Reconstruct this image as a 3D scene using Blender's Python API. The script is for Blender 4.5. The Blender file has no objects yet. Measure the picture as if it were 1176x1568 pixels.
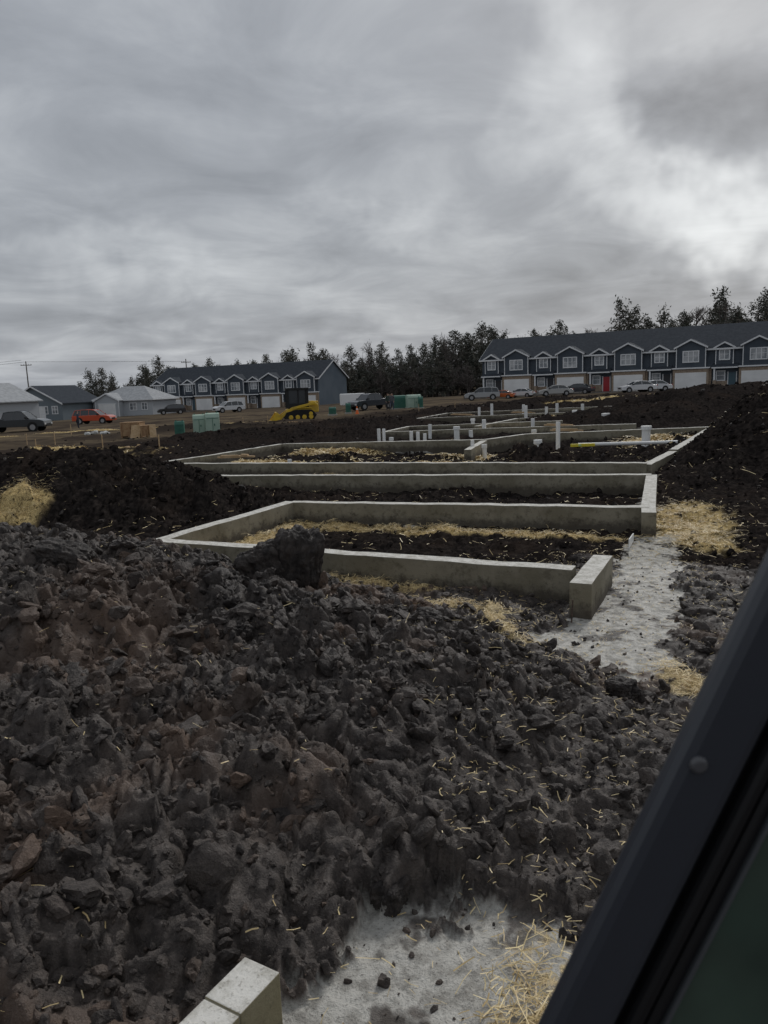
import bpy, math, random, time
import numpy as np
from mathutils import Vector, Matrix
random.seed(7); RNG=np.random.default_rng(7)
scene=bpy.context.scene
# ------------------------------------------------------------------ noise
def h2(ix,iy,seed):
    ix=ix.astype(np.int64); iy=iy.astype(np.int64)
    n=(ix*374761393+iy*668265263+seed*974711)&0xFFFFFFFF
    n=((n^(n>>13))*1274126177)&0xFFFFFFFF
    n=n^(n>>16)
    return ((n&0xFFFFFF).astype(np.float32))/16777216.0
def vnoise(x,y,seed=0):
    ix=np.floor(x);iy=np.floor(y);fx=(x-ix);fy=(y-iy)
    fx=fx*fx*fx*(fx*(fx*6-15)+10);fy=fy*fy*fy*(fy*(fy*6-15)+10)
    a=h2(ix,iy,seed);b=h2(ix+1,iy,seed);c=h2(ix,iy+1,seed);d=h2(ix+1,iy+1,seed)
    return (a+(b-a)*fx+(c-a)*fy+(a-b-c+d)*fx*fy)*2-1
def fbm(x,y,seed=0,oct=4,gain=.5):
    s=0;a=1.;t=0
    for i in range(oct):
        s=s+a*vnoise(x,y,seed+i*17);t+=a;a*=gain
        x,y=(x*1.6+y*1.2)+3.1,(-x*1.2+y*1.6)+7.7
    return s/t
def worley(x,y,seed=0):
    ix=np.floor(x);iy=np.floor(y)
    F1=np.full(x.shape,9.,np.float32);F2=F1.copy();CX=np.zeros_like(F1);CY=np.zeros_like(F1);DX=np.zeros_like(F1);DY=np.zeros_like(F1)
    for i in(-1,0,1):
        for j in(-1,0,1):
            cx=ix+i;cy=iy+j
            dx=x-(cx+h2(cx,cy,seed));dy=y-(cy+h2(cx,cy,seed+5));d=np.sqrt(dx*dx+dy*dy)
            m=d<F1
            F2=np.where(m,F1,np.minimum(F2,d));F1=np.where(m,d,F1)
            CX=np.where(m,cx,CX);CY=np.where(m,cy,CY);DX=np.where(m,dx,DX);DY=np.where(m,dy,DY)
    return F1,F2,h2(CX,CY,seed+9),h2(CX,CY,seed+13),h2(CX,CY,seed+21),DX,DY
def sst(a,b,x):
    t=np.clip((x-a)/(b-a),0,1);return t*t*(3-2*t)
def G(x,y,cx,cy,sx,sy,a,rot=0):
    c,s=math.cos(rot),math.sin(rot);dx=x-cx;dy=y-cy
    u=dx*c+dy*s;v=-dx*s+dy*c
    return a*np.exp(-((u/sx)**2+(v/sy)**2)/2)
def segd(x,y,a,b):
    ax,ay=a;bx,by=b;vx,vy=bx-ax,by-ay
    t=np.clip(((x-ax)*vx+(y-ay)*vy)/(vx*vx+vy*vy+1e-9),0,1)
    return np.sqrt((x-ax-t*vx)**2+(y-ay-t*vy)**2)
# ------------------------------------------------------------------ foundation layout (metres)
WALLS=[ # group, a, b, top
 (0,(-2.92,9.76),(1.86,7.42),.33),(0,(1.77,6.82),(2.30,7.95),.33),(0,(-2.92,9.76),(-1.54,12.66),.33),(0,(-1.54,12.66),(3.78,10.80),.33),
 (0,(3.62,10.35),(3.80,10.90),.33),(0,(3.80,10.90),(5.04,14.31),.33),(0,(5.04,14.31),(-5.63,17.83),.33),(0,(-9.9,17.6),(-8.2,16.9),.33),
 (1,(-6.4,21.2),(-5.0,24.1),.33),(1,(-6.4,21.2),(5.6,16.2),.33),(1,(5.6,16.2),(7.1,18.7),.30),(1,(7.1,18.7),(11.0,25.6),.33),
 (1,(-5.0,24.1),(-3.6,27.6),.33),(1,(-3.6,27.6),(3.3,24.7),.33),(1,(3.3,24.7),(4.9,26.4),.33),(1,(4.9,26.4),(11.0,25.6),.33),(1,(3.3,24.7),(2.4,21.5),.30),
 (2,(0.1,32.5),(9.6,29.0),.33),(2,(0.1,32.5),(1.3,36.5),.33),(2,(1.3,36.5),(8.0,34.0),.33),(2,(4.1,33.2),(6.8,38.5),.33),(2,(6.8,38.5),(12.9,36.5),.33),
 (3,(2.2,45.7),(12.9,41.5),.33),(3,(2.2,45.7),(4.5,52),.33),(3,(4.5,52),(15,47.5),.33),(3,(12.9,41.5),(15,47.5),.33),
]
CONC=[((1.35,6.10),(1.9,5.75),.38),((1.9,6.3),(2.2,6.9),.42),((2.35,6.9),(3.45,9.7),.36),((3.4,9.6),(3.7,10.3),.30),((-.16,2.25),(.02,2.74),.28),((.02,2.55),(.36,2.66),.31)]
STRAW=[(.55,7.15,.55,.10,-.35),(1.0,6.25,.13,.50,.1),(4.45,11.3,.45,1.2,-.3),(4.1,9.9,.25,.5,0),(-2.1,10.4,.35,1.1,-.45),(-6.1,12.6,.36,.4,0),(-14.5,31,3.5,2.0,0),(-13,28,2.5,1,0),
 (1.9,13.2,.4,.2,-.3),(-.6,11.9,.8,.15,-.35),(.6,11.5,.5,.12,-.35),(-.1,8.1,.45,.10,-.45),(-1.3,18.6,.6,.25,0),(.42,2.35,.10,.26,-.3),(2.1,5.2,.10,.35,0),(-1.5,11.6,.2,.7,-.4),(.5,16.2,.7,.15,0),
 (-3.5,23,.8,.4,0),(1.0,20,1.2,.3,-.3),(3.5,22.5,1,.4,0),(5.6,28.5,1.5,.5,0),(-1.5,26.,1.,.4,0),(5,34,1.2,.6,0),(8,39,2,.6,0),(22,62,6,1.2,0),(24,44,2,.5,0),(-22,66,8,1.2,0),(8.4,23.5,.6,.8,0),(1.7,10.9,1.5,.12,-.35)]
def concmask(x,y):
    n=fbm(x*4,y*4,71,5,.65)*.26
    m=np.zeros(x.shape,np.float32)
    for a,b,w in CONC: m=np.maximum(m,sst(-.04,.04,w-segd(x,y,a,b)+n))
    nn=fbm(x*1.3,y*1.3,75,2)*.30+n*.8
    for g,a,b,t in WALLS:
        m=np.maximum(m,sst(-.04,.04,(.04 if g==0 else .08)-segd(x,y,a,b)+nn)*(.95 if g==0 else .85))
    return m
def strawmask(x,y):
    m=np.full(x.shape,-.6,np.float32)
    for cx,cy,sx,sy,r in STRAW:
        c,s=math.cos(-r),math.sin(-r);dx=x-cx;dy=y-cy
        u=dx*c-dy*s;v=dx*s+dy*c
        d=np.sqrt((u/(sx*1.7))**2+(v/(sy*1.7))**2)
        m=np.maximum(m,1-d)
    return sst(.0,.45,m+fbm(x*3,y*3,91,5,.68)*.60)
def base(x,y):
    s=sst(10,40,y)
    xc=np.clip(x,-90,32);yc=np.clip(y,0,190)
    return s*(.018*xc-.008*yc+.1)
def mounds(x,y):
    z=G(x,y,-2.75,6.1,1.30,1.5,.78)+G(x,y,-.8,5.9,.95,1.1,.25)+G(x,y,.35,5.0,.60,.9,.22)+G(x,y,-1.7,3.9,1.2,1.2,.28)+G(x,y,.1,4.0,.8,.6,.12)
    z=z+G(x,y,-5.5,6.5,2,2,.6)+G(x,y,-1.95,2.2,.7,.7,.22)
    z=z+G(x,y,-4.4,14.2,1.6,1.1,.72,-.25)+G(x,y,-7.6,14.6,2.2,1.5,.80)+G(x,y,-12,16,3,2,.7)
    z=z+G(x,y,8.9,18.0,1.1,1.7,1.05,-.3)+G(x,y,11.2,20,1.8,2.5,1.20)+G(x,y,10.2,16.4,2,1.2,.6)
    z=z+G(x,y,17.5,40,5,3,1.05)+G(x,y,25,44,5,4,1.1)+G(x,y,12.5,33,1.8,1.8,.7)+G(x,y,9.5,30.7,2,.7,.5)
    z=z+G(x,y,4.2,19.9,1.0,.5,.45,-.4)+G(x,y,-1.1,20.4,.3,.3,.40)+G(x,y,-6,38,3.2,1.3,.65)+G(x,y,-1,36,2,1,.35)+G(x,y,7,56,5,2,.7)+G(x,y,14,66,7,2.5,.7)+G(x,y,-12,30,4,1.5,.40)+G(x,y,27,60,9,3,.6)
    z=z+G(x,y,-1,46,4,1.5,.45)+G(x,y,-14,55,4,1.5,.35)+G(x,y,18,52,4,2,.6)+G(x,y,9.0,37.0,1.5,.8,.45)+G(x,y,14,37,2.5,1.5,.7)
    return z
def height(x,y,sp):
    b=base(x,y);m=mounds(x,y)
    r=np.clip(.30+m*2.0,0,1)*(1+.35*sst(9,14,y))
    conc=concmask(x,y)
    lod=lambda size: sst(1.0,2.2,size/sp)
    fade=1-sst(70,130,y)
    wx=x+fbm(x*2.2,y*2.2,1,4,.6)*.16;wy=y+fbm(x*2.2,y*2.2,2,4,.6)*.16
    wx=wx+fbm(x*17,y*17,91,2)*.014;wy=wy+fbm(x*17,y*17,92,2)*.014
    z=fbm(x*.9,y*.9,3,3)*.11*(.35+r)*lod(1.)
    for size,amp,sd in((.55,.095,11),(.25,.072,23),(.12,.042,37),(.055,.020,53)):
        F1,F2,cr,cs,ct,dx,dy=worley(wx/size,wy/size,sd)
        e=sst(0,.30,F2-F1)
        hh=amp*((cr-.5)*1.0*e+.95*((cs-.5)*dx+(ct-.5)*dy)*1.7+(e-1)*.38)
        z=z+hh*(.32+.80*r)*lod(size)
    z=z+fbm(x*11,y*11,61,4,.65)*.018*lod(.08)*(.4+.6*r)
    z=z+fbm(x*.25,y*.25,65,3)*.18*sst(16,26,y)*lod(3)+fbm(x*.8,y*.8,68,4,.6)*.16*sst(12,18,y)*lod(1)
    z=z*fade
    zc=.008*fbm(x*3,y*3,66,3)+.008*fbm(x*25,y*25,67,3)*lod(.04)
    full=m+z
    dmin=np.full(x.shape,9.,np.float32)
    for g,a,bb,t in WALLS: dmin=np.minimum(dmin,segd(x,y,a,bb))
    lim=.05+dmin*1.0
    lim=np.where((x<-.35)&(y<9.2),9.,lim)
    full=np.where((y<55)&(full>lim),lim+(full-lim)*.12,full)
    low=1-sst(.30,.60,np.clip(m,0,9)*(y>4))
    conc=conc*low
    full=full*(1-conc)+zc*conc
    return b+full, sst(.55,.95,conc)
# ------------------------------------------------------------------ materials
def mat(name,col,rough=.6,spec=.3,metal=0,noise=None,bump=None,coat=0):
    m=bpy.data.materials.new(name);m.use_nodes=True;nt=m.node_tree;b=nt.nodes['Principled BSDF']
    b.inputs['Base Color'].default_value=(*col,1);b.inputs['Roughness'].default_value=rough
    b.inputs['Specular IOR Level'].default_value=spec;b.inputs['Metallic'].default_value=metal
    b.inputs['Coat Weight'].default_value=coat
    tc=nt.nodes.new('ShaderNodeTexCoord')
    if noise:
        sc,col2,lo,hi=noise
        n=nt.nodes.new('ShaderNodeTexNoise');n.inputs['Scale'].default_value=sc;n.inputs['Detail'].default_value=4
        nt.links.new(tc.outputs['Object'],n.inputs['Vector'])
        r=nt.nodes.new('ShaderNodeValToRGB');r.color_ramp.elements[0].position=lo;r.color_ramp.elements[1].position=hi
        r.color_ramp.elements[0].color=(*col,1);r.color_ramp.elements[1].color=(*col2,1)
        nt.links.new(n.outputs['Fac'],r.inputs['Fac']);nt.links.new(r.outputs['Color'],b.inputs['Base Color'])
    if bump:
        sc,st,ds=bump
        n2=nt.nodes.new('ShaderNodeTexNoise');n2.inputs['Scale'].default_value=sc;n2.inputs['Detail'].default_value=3
        nt.links.new(tc.outputs['Object'],n2.inputs['Vector'])
        bp=nt.nodes.new('ShaderNodeBump');bp.inputs['Strength'].default_value=st;bp.inputs['Distance'].default_value=ds
        nt.links.new(n2.outputs['Fac'],bp.inputs['Height']);nt.links.new(bp.outputs['Normal'],b.inputs['Normal'])
    return m
class NT:
    def __init__(s,nt): s.nt=nt
    def n(s,t,**k):
        nd=s.nt.nodes.new(t)
        for a,b in k.items(): setattr(nd,a,b)
        return nd
    def l(s,a,b): s.nt.links.new(a,b)
    def math(s,op,a,b=None,clamp=False):
        nd=s.n('ShaderNodeMath',operation=op,use_clamp=clamp)
        for i,v in enumerate((a,b)):
            if v is None: continue
            if isinstance(v,(int,float)): nd.inputs[i].default_value=v
            else: s.l(v,nd.inputs[i])
        return nd.outputs[0]
    def mix(s,f,a,b):
        nd=s.n('ShaderNodeMix',data_type='RGBA')
        for i,v in((0,f),(6,a),(7,b)):
            if isinstance(v,(int,float)): nd.inputs[i].default_value=v
            elif isinstance(v,tuple): nd.inputs[i].default_value=(*v,1)
            else: s.l(v,nd.inputs[i])
        return nd.outputs[2]
    def noise(s,vec,sc,det=5,rough=.55,dist=0):
        nd=s.n('ShaderNodeTexNoise');nd.inputs['Scale'].default_value=sc;nd.inputs['Detail'].default_value=det
        nd.inputs['Roughness'].default_value=rough;nd.inputs['Distortion'].default_value=dist;s.l(vec,nd.inputs['Vector']);return nd.outputs['Fac']
    def rmp(s,v,a,b,c=0,d=1):
        nd=s.n('ShaderNodeMapRange');nd.interpolation_type='SMOOTHSTEP'
        s.l(v,nd.inputs[0]);nd.inputs[1].default_value=a;nd.inputs[2].default_value=b;nd.inputs[3].default_value=c;nd.inputs[4].default_value=d;return nd.outputs[0]
    def attr(s,name):
        nd=s.n('ShaderNodeAttribute',attribute_name=name);return nd.outputs['Fac']
def dirt_material(name,ground):
    m=bpy.data.materials.new(name);m.use_nodes=True;k=NT(m.node_tree);b=m.node_tree.nodes['Principled BSDF']
    P=k.n('ShaderNodeTexCoord').outputs['Object']
    n2=k.noise(P,10,4,.7);n3=k.noise(P,85,3,.75)
    c=k.mix(k.rmp(n2,.35,.66),(.034,.0275,.0245),(.094,.076,.065))
    c=k.mix(k.math('MULTIPLY',k.rmp(k.attr('tone'),.42,1.0),.85),c,(.152,.101,.072))
    c=k.mix(k.math('MULTIPLY',k.rmp(n3,.56,.75),.45),c,(.22,.185,.155))
    wet=k.mix(k.rmp(n2,.4,.7),(.0125,.0108,.0105),(.036,.030,.027))
    c=k.mix(k.math('MULTIPLY',k.attr('wet'),.90),c,wet)
    if ground:
        fc=k.mix(k.attr('fartone'),(.058,.046,.038),(.150,.118,.080))
        fc=k.mix(k.math('MULTIPLY',k.rmp(n2,.5,.75),.5),fc,(.04,.034,.03))
        c=k.mix(k.attr('far'),c,fc)
        stc=k.mix(k.rmp(n3,.35,.60),(.22,.15,.065),(.78,.60,.29))
        c=k.mix(k.math('MULTIPLY',k.attr('straw'),k.rmp(n2,.34,.52)),c,stc)
        cc=k.mix(k.rmp(n2,.33,.60),(.29,.275,.245),(.56,.54,.49))
        cc=k.mix(k.math('MULTIPLY',k.rmp(n3,.54,.68),.65),cc,(.13,.115,.10))
        c=k.mix(k.math('MULTIPLY',k.attr('conc'),k.math('ADD',k.rmp(k.attr('conctone'),.32,.56),.12,True)),c,cc)
    k.l(c,b.inputs['Base Color'])
    k.l(k.rmp(n2,.3,.7,.80,.46),b.inputs['Roughness'])
    k.l(k.rmp(k.attr('wet'),.55,1,.40,.0),b.inputs['Specular IOR Level'])
    bp=k.n('ShaderNodeBump');bp.inputs['Strength'].default_value=1.;bp.inputs['Distance'].default_value=.012
    k.l(n3,bp.inputs['Height']);k.l(bp.outputs['Normal'],b.inputs['Normal'])
    return m
# ------------------------------------------------------------------ mesh helpers
def npmesh(name,V,F,mats,attrs={},smooth=True,matidx=None):
    me=bpy.data.meshes.new(name);V=np.ascontiguousarray(V,np.float32);F=np.ascontiguousarray(F,np.int32)
    k=F.shape[1];me.vertices.add(len(V));me.vertices.foreach_set('co',V.ravel())
    me.loops.add(F.size);me.loops.foreach_set('vertex_index',F.ravel())
    me.polygons.add(len(F));me.polygons.foreach_set('loop_start',np.arange(0,F.size,k,dtype=np.int32))
    if matidx is not None: me.polygons.foreach_set('material_index',np.asarray(matidx,np.int32))
    me.polygons.foreach_set('use_smooth',np.full(len(F),smooth))
    me.update(calc_edges=True)
    for a,v in attrs.items():
        at=me.attributes.new(a,'FLOAT','POINT');at.data.foreach_set('value',np.ascontiguousarray(v,np.float32).ravel())
    for m in mats: me.materials.append(m)
    o=bpy.data.objects.new(name,me);scene.collection.objects.link(o);return o
class MB:
    def __init__(s): s.v=[];s.f=[];s.m=[]
    def quad(s,pts,m=0):
        i=len(s.v);s.v+=[tuple(p) for p in pts];s.f.append(tuple(range(i,i+len(pts))));s.m.append(m)
    def box(s,x0,x1,y0,y1,z0,z1,m=0):
        i=len(s.v);s.v+=[(x0,y0,z0),(x1,y0,z0),(x1,y1,z0),(x0,y1,z0),(x0,y0,z1),(x1,y0,z1),(x1,y1,z1),(x0,y1,z1)]
        for q in((0,3,2,1),(4,5,6,7),(0,1,5,4),(1,2,6,5),(2,3,7,6),(3,0,4,7)): s.f.append(tuple(i+a for a in q));s.m.append(m)
    def prism(s,poly,y0,y1,m=0,mf=None):
        n=len(poly);i=len(s.v)
        s.v+=[(x,y0,z) for x,z in poly]+[(x,y1,z) for x,z in poly]
        s.f.append(tuple(range(i,i+n)));s.m.append(m if mf is None else mf);s.f.append(tuple(range(i+2*n-1,i+n-1,-1)));s.m.append(m if mf is None else mf)
        for a in range(n):
            b=(a+1)%n;s.f.append((i+b,i+a,i+n+a,i+n+b));s.m.append(m)
    def prismx(s,poly,x0,x1,m=0):
        n=len(poly);i=len(s.v)
        s.v+=[(x0,y,z) for y,z in poly]+[(x1,y,z) for y,z in poly]
        s.f.append(tuple(range(i+n-1,i-1,-1)));s.m.append(m);s.f.append(tuple(range(i+n,i+2*n)));s.m.append(m)
        for a in range(n):
            b=(a+1)%n;s.f.append((i+a,i+b,i+n+b,i+n+a));s.m.append(m)
    def cyl(s,p0,p1,r0,r1=None,n=16,m=0):
        r1=r0 if r1 is None else r1
        p0=Vector(p0);p1=Vector(p1);d=(p1-p0).normalized();a=d.orthogonal().normalized();b=d.cross(a);i=len(s.v)
        for p,r in((p0,r0),(p1,r1)):
            for k in range(n):
                t=2*math.pi*k/n;s.v.append(tuple(p+a*math.cos(t)*r+b*math.sin(t)*r))
        s.f.append(tuple(range(i+n-1,i-1,-1)));s.f.append(tuple(range(i+n,i+2*n)));s.m+=[m,m]
        for k in range(n):
            q=(k+1)%n;s.f.append((i+k,i+q,i+n+q,i+n+k));s.m.append(m)
    def obj(s,name,mats,parent=None,bevel=0,smooth=False):
        me=bpy.data.meshes.new(name);me.from_pydata(s.v,[],s.f)
        for m in mats: me.materials.append(m)
        me.polygons.foreach_set('material_index',s.m);me.polygons.foreach_set('use_smooth',[smooth]*len(s.f));me.update()
        o=bpy.data.objects.new(name,me);scene.collection.objects.link(o)
        if parent: o.parent=parent
        if bevel:
            b=o.modifiers.new('bevel','BEVEL');b.width=bevel;b.segments=2;b.limit_method='ANGLE'
        return o
def empty(name,loc=(0,0,0),rz=0):
    e=bpy.data.objects.new(name,None);e.empty_display_size=.2;e.location=loc;e.rotation_euler=(0,0,rz);scene.collection.objects.link(e);return e
def gz(x,y):
    X=np.array([x],np.float32);Y=np.array([y],np.float32)
    return float((base(X,Y)+ (mounds(X,Y) if y<90 else 0))[0])
# ------------------------------------------------------------------ GROUND
def axis(lo,hi,d0,g,m0,m1):
    a=list(np.arange(lo,hi,d0));s=d0;up=[];x=a[-1]
    while x<m1: s*=1+g[1];x+=s;up.append(x)
    s=d0;dn=[];x=a[0]
    while x>m0: s*=1+g[0];x-=s;dn.append(x)
    return np.array(dn[::-1]+a+up)
xs=axis(-3.6,3.0,.0125,(.018,.018),-2500,2500)
ys=axis(1.9,7.2,.0125,(.08,.0105),-300,3000)
nx,ny=len(xs),len(ys)
X,Y=np.meshgrid(xs,ys);SX,SY=np.meshgrid(np.gradient(xs),np.gradient(ys))
SP=np.maximum(SX,SY*.6).astype(np.float32)
near=(np.abs(X)<70)&(Y>-5)&(Y<135)
Z=base(X,Y).astype(np.float32);CM=np.zeros_like(Z);sm=np.zeros_like(Z)
zz_,cc_=height(X[near],Y[near],SP[near]);Z[near]=zz_;CM[near]=cc_;sm[near]=strawmask(X[near],Y[near])
Z=Z+sm*.02+ G(X,Y,-6.1,12.6,.4,.4,.25)
I=np.arange(nx*ny).reshape(ny,nx)
F=np.stack([I[:-1,:-1],I[:-1,1:],I[1:,1:],I[1:,:-1]],-1).reshape(-1,4)
far=sst(52,84,Y+fbm(X*.1,Y*.1,5,3)*18-np.clip(X,-30,30)*.8)*(1-np.clip(mounds(X,Y)*3,0,1))
far=np.maximum(far,.85*sst(17,27,-X*1.3+ (Y-22)*.25+fbm(X*.3,Y*.3,6,3)*5)*sst(18,24,Y)*(1-np.clip(mounds(X,Y)*2,0,1)))
fartone=np.clip(fbm(X*.2,Y*.45,33,5,.6)*1.4+.45,0,1)
tonef=lambda x,y: np.clip(fbm(x*1.1,y*1.1,8,5,.6)*1.2+.38,0,1)
wetf=lambda x,y: np.clip(sst(7.8,10,y)+.50*sst(-.1,.5,fbm(x*.7,y*.7,28,3))+.25*sst(.9,1.8,x),0,1)
dirtG=dirt_material('dirt_ground',True);dirtC=dirt_material('dirt_clod',False)
ground=npmesh('ground',np.stack([X,Y,Z],-1).reshape(-1,3),F,[dirtG],{'conc':CM,'straw':sm,'far':far,'fartone':fartone,'tone':tonef(X,Y),'wet':wetf(X,Y),'conctone':fbm(X*3.5,Y*3.5,55,5,.7)*.7+.55})
# ------------------------------------------------------------------ CLODS
import bmesh
def ico(sub):
    bm=bmesh.new();bmesh.ops.create_icosphere(bm,subdivisions=sub,radius=1)
    V=np.array([v.co[:] for v in bm.verts]);F=np.array([[v.index for v in f.verts] for f in bm.faces]);bm.free();return V,F
def n3d(V,k,seed,oct=3,gain=.6):
    a=V[:,0]*k+seed;b=V[:,1]*k-seed*.7;c=V[:,2]*k+seed*1.3
    return (fbm(a,b,seed,oct,gain)+fbm(b,c,seed+3,oct,gain)+fbm(c,a,seed+7,oct,gain))/1.7
def clod_proto(sub,seed,hard=.55,nz=.3):
    V,F=ico(sub);r=np.random.default_rng(seed)
    N=r.normal(size=(10,3));N/=np.linalg.norm(N,axis=1)[:,None];off=r.uniform(.45,1.0,10)
    d=V@N.T;rad=np.min(np.where(d>.05,off/np.maximum(d,.05),9),axis=1);rad=np.minimum(rad,1.35)
    rad=rad*hard+(1-hard)*.85+n3d(V,1.9,seed,5 if sub>2 else 2,.66)*nz
    V=V*np.maximum(rad,.3)[:,None]*np.array([1,r.uniform(.55,.95),r.uniform(.45,.8)]);return V,F
def rotmats(n):
    q=RNG.normal(size=(n,4));q/=np.linalg.norm(q,axis=1)[:,None];w,x,y,z=q.T
    return np.stack([1-2*(y*y+z*z),2*(x*y-z*w),2*(x*z+y*w),2*(x*y+z*w),1-2*(x*x+z*z),2*(y*z-x*w),2*(x*z-y*w),2*(y*z+x*w),1-2*(x*x+y*y)],-1).reshape(n,3,3)
def scatter(protos,x,y,r):
    n=len(x);sp=np.full(n,.03,np.float32);sp=np.maximum(sp,(y-7)*.007)
    z,cm=height(x,y,sp)
    R=rotmats(n);VV=[];FF=[];T=[];Wt=[];off=0;pid=RNG.integers(0,len(protos),n);tn=np.clip(tonef(x,y)*.85+RNG.normal(size=n)*.18,0,1);wt=np.clip(wetf(x,y)+RNG.normal(size=n)*.14+.05,0,1)
    for p,(V,Fp) in enumerate(protos):
        idx=np.where(pid==p)[0]
        if len(idx)==0: continue
        A=np.einsum('nij,vj->nvi',R[idx],V)*r[idx][:,None,None]
        A[...,0]+=x[idx][:,None];A[...,1]+=y[idx][:,None];A[...,2]+=(z[idx]+r[idx]*.08)[:,None]
        VV.append(A.reshape(-1,3));nv=len(V)
        FF.append((Fp[None]+ (np.arange(len(idx))*nv)[:,None,None]+off).reshape(-1,3));off+=nv*len(idx)
        T.append(np.repeat(tn[idx],nv));Wt.append(np.repeat(wt[idx],nv))
    return np.concatenate(VV),np.concatenate(FF),np.concatenate(T),np.concatenate(Wt)
def rnd_pts(n,x0,x1,y0,y1,dens):
    x=RNG.uniform(x0,x1,n);y=RNG.uniform(y0,y1,n);k=RNG.random(n)<dens(x,y);return x[k],y[k]
P3=[clod_proto(3,100+i,.85,.34) for i in range(14)];P2=[clod_proto(2,200+i,.85,.28) for i in range(14)];P1=[clod_proto(1,300+i,.6,.3) for i in range(8)]
inside=lambda x,y:(abs(x)<y*.56+.4)
wallfree=lambda x,y,t=.2: np.min([segd(x,y,a,b) for g,a,b,tt in WALLS],axis=0)>t
pw=lambda n,lo,hi,k=2.: lo+(hi-lo)*RNG.random(n)**k
clump=lambda x,y: .50+.50*sst(-.25,.25,fbm(x*2.5,y*2.5,77,3))
dn=lambda x,y: inside(x,y)*np.clip(.25+mounds(x,y)*1.8,0,1)*(1-.96*concmask(x,y))*wallfree(x,y,.16)*clump(x,y)
small=[];big=[]
x,y=rnd_pts(54000,-5,4.5,1.9,9,dn);small.append(scatter(P1,x,y,pw(len(x),.005,.016)))
x,y=rnd_pts(25000,-5,4.5,1.9,9,dn);big.append(scatter(P2,x,y,pw(len(x),.014,.040)))
x,y=rnd_pts(4300,-5,3.5,1.9,8.5,dn);big.append(scatter(P3,x,y,pw(len(x),.036,.090)))
x,y=rnd_pts(110,-4.5,1.2,2.0,7.3,lambda x,y:dn(x,y)*(mounds(x,y)>.2));big.append(scatter(P3,x,y,RNG.uniform(.08,.13,len(x))))
x,y=rnd_pts(2200,-.6,4,2.0,10.5,lambda x,y:concmask(x,y));small.append(scatter(P1,x,y,pw(len(x),.004,.028,3)))
dm=lambda x,y: inside(x,y)*np.clip(.14+mounds(x,y)*1.6,0,1)*(1-.97*concmask(x,y))*wallfree(x,y,.22)*clump(x,y)
x,y=rnd_pts(40000,-14,14,8.5,27,dm);small.append(scatter(P1,x,y,pw(len(x),.015,.10)))
x,y=rnd_pts(12000,-22,34,26,70,dm);small.append(scatter(P1,x,y,pw(len(x),.04,.16)))
def join(parts):
    VV=[];FF=[];TT=[];WW=[];o=0
    for V,Fp,T,Wt in parts: VV.append(V);FF.append(Fp+o);TT.append(T);WW.append(Wt);o+=len(V)
    return npmesh('dirt_clods',np.concatenate(VV),np.concatenate(FF),[dirtC],{'tone':np.concatenate(TT),'wet':np.concatenate(WW)},smooth=False)
join(small+big)
def boxclod(name,loc,sc,rot,seed,p=5):
    V,F_=ico(6)
    rad=1/(np.abs(V[:,0])**p+np.abs(V[:,1])**p+np.abs(V[:,2])**p)**(1/p)
    nz=n3d(V,2.0,seed,6,.66)*.30
    F1,F2,cr,*_=worley(V[:,0]*3+V[:,1]*3+V[:,2]*.8,V[:,1]*3-V[:,0]*3+V[:,2]*1.2,seed);nz=nz+(cr-.5)*.22*sst(0,.15,F2-F1)
    V=V*(rad+nz)[:,None]*np.array(sc)
    ob=npmesh(name,V,F_,[dirtC],{'tone':np.full(len(V),.15),'wet':np.full(len(V),.52)},smooth=True);ob.location=loc;ob.rotation_euler=rot;return ob
boxclod('soil_lump',(-.80,6.9,.63),(.20,.17,.29),(.05,.10,.25),4,7)
boxclod('soil_lump',(-1.12,6.85,.58),(.20,.16,.20),(0,-.35,.1),9)
boxclod('soil_lump',(-.03,2.98,.07),(.085,.07,.06),(0,0,1),12)
boxclod('soil_lump',(1.6,5.05,.06),(.10,.08,.06),(0,.1,2),17)
boxclod('soil_lump',(-1.05,5.0,.52),(.10,.08,.13),(.3,.2,.7),19)
boxclod('soil_lump',(.30,5.6,.42),(.10,.08,.08),(.3,.3,.2),23)
boxclod('soil_lump',(-.62,3.6,.28),(.05,.05,.14),(.2,.3,.4),27)
boxclod('soil_lump',(-.45,3.35,.25),(.12,.08,.035),(.2,-.3,.4),31)
boxclod('soil_lump',(-1.9,4.2,.55),(.17,.12,.05),(.4,-.2,.9),35)
boxclod('soil_lump',(-2.4,5.6,1.0),(.18,.14,.12),(.2,.3,.1),39)
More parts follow.
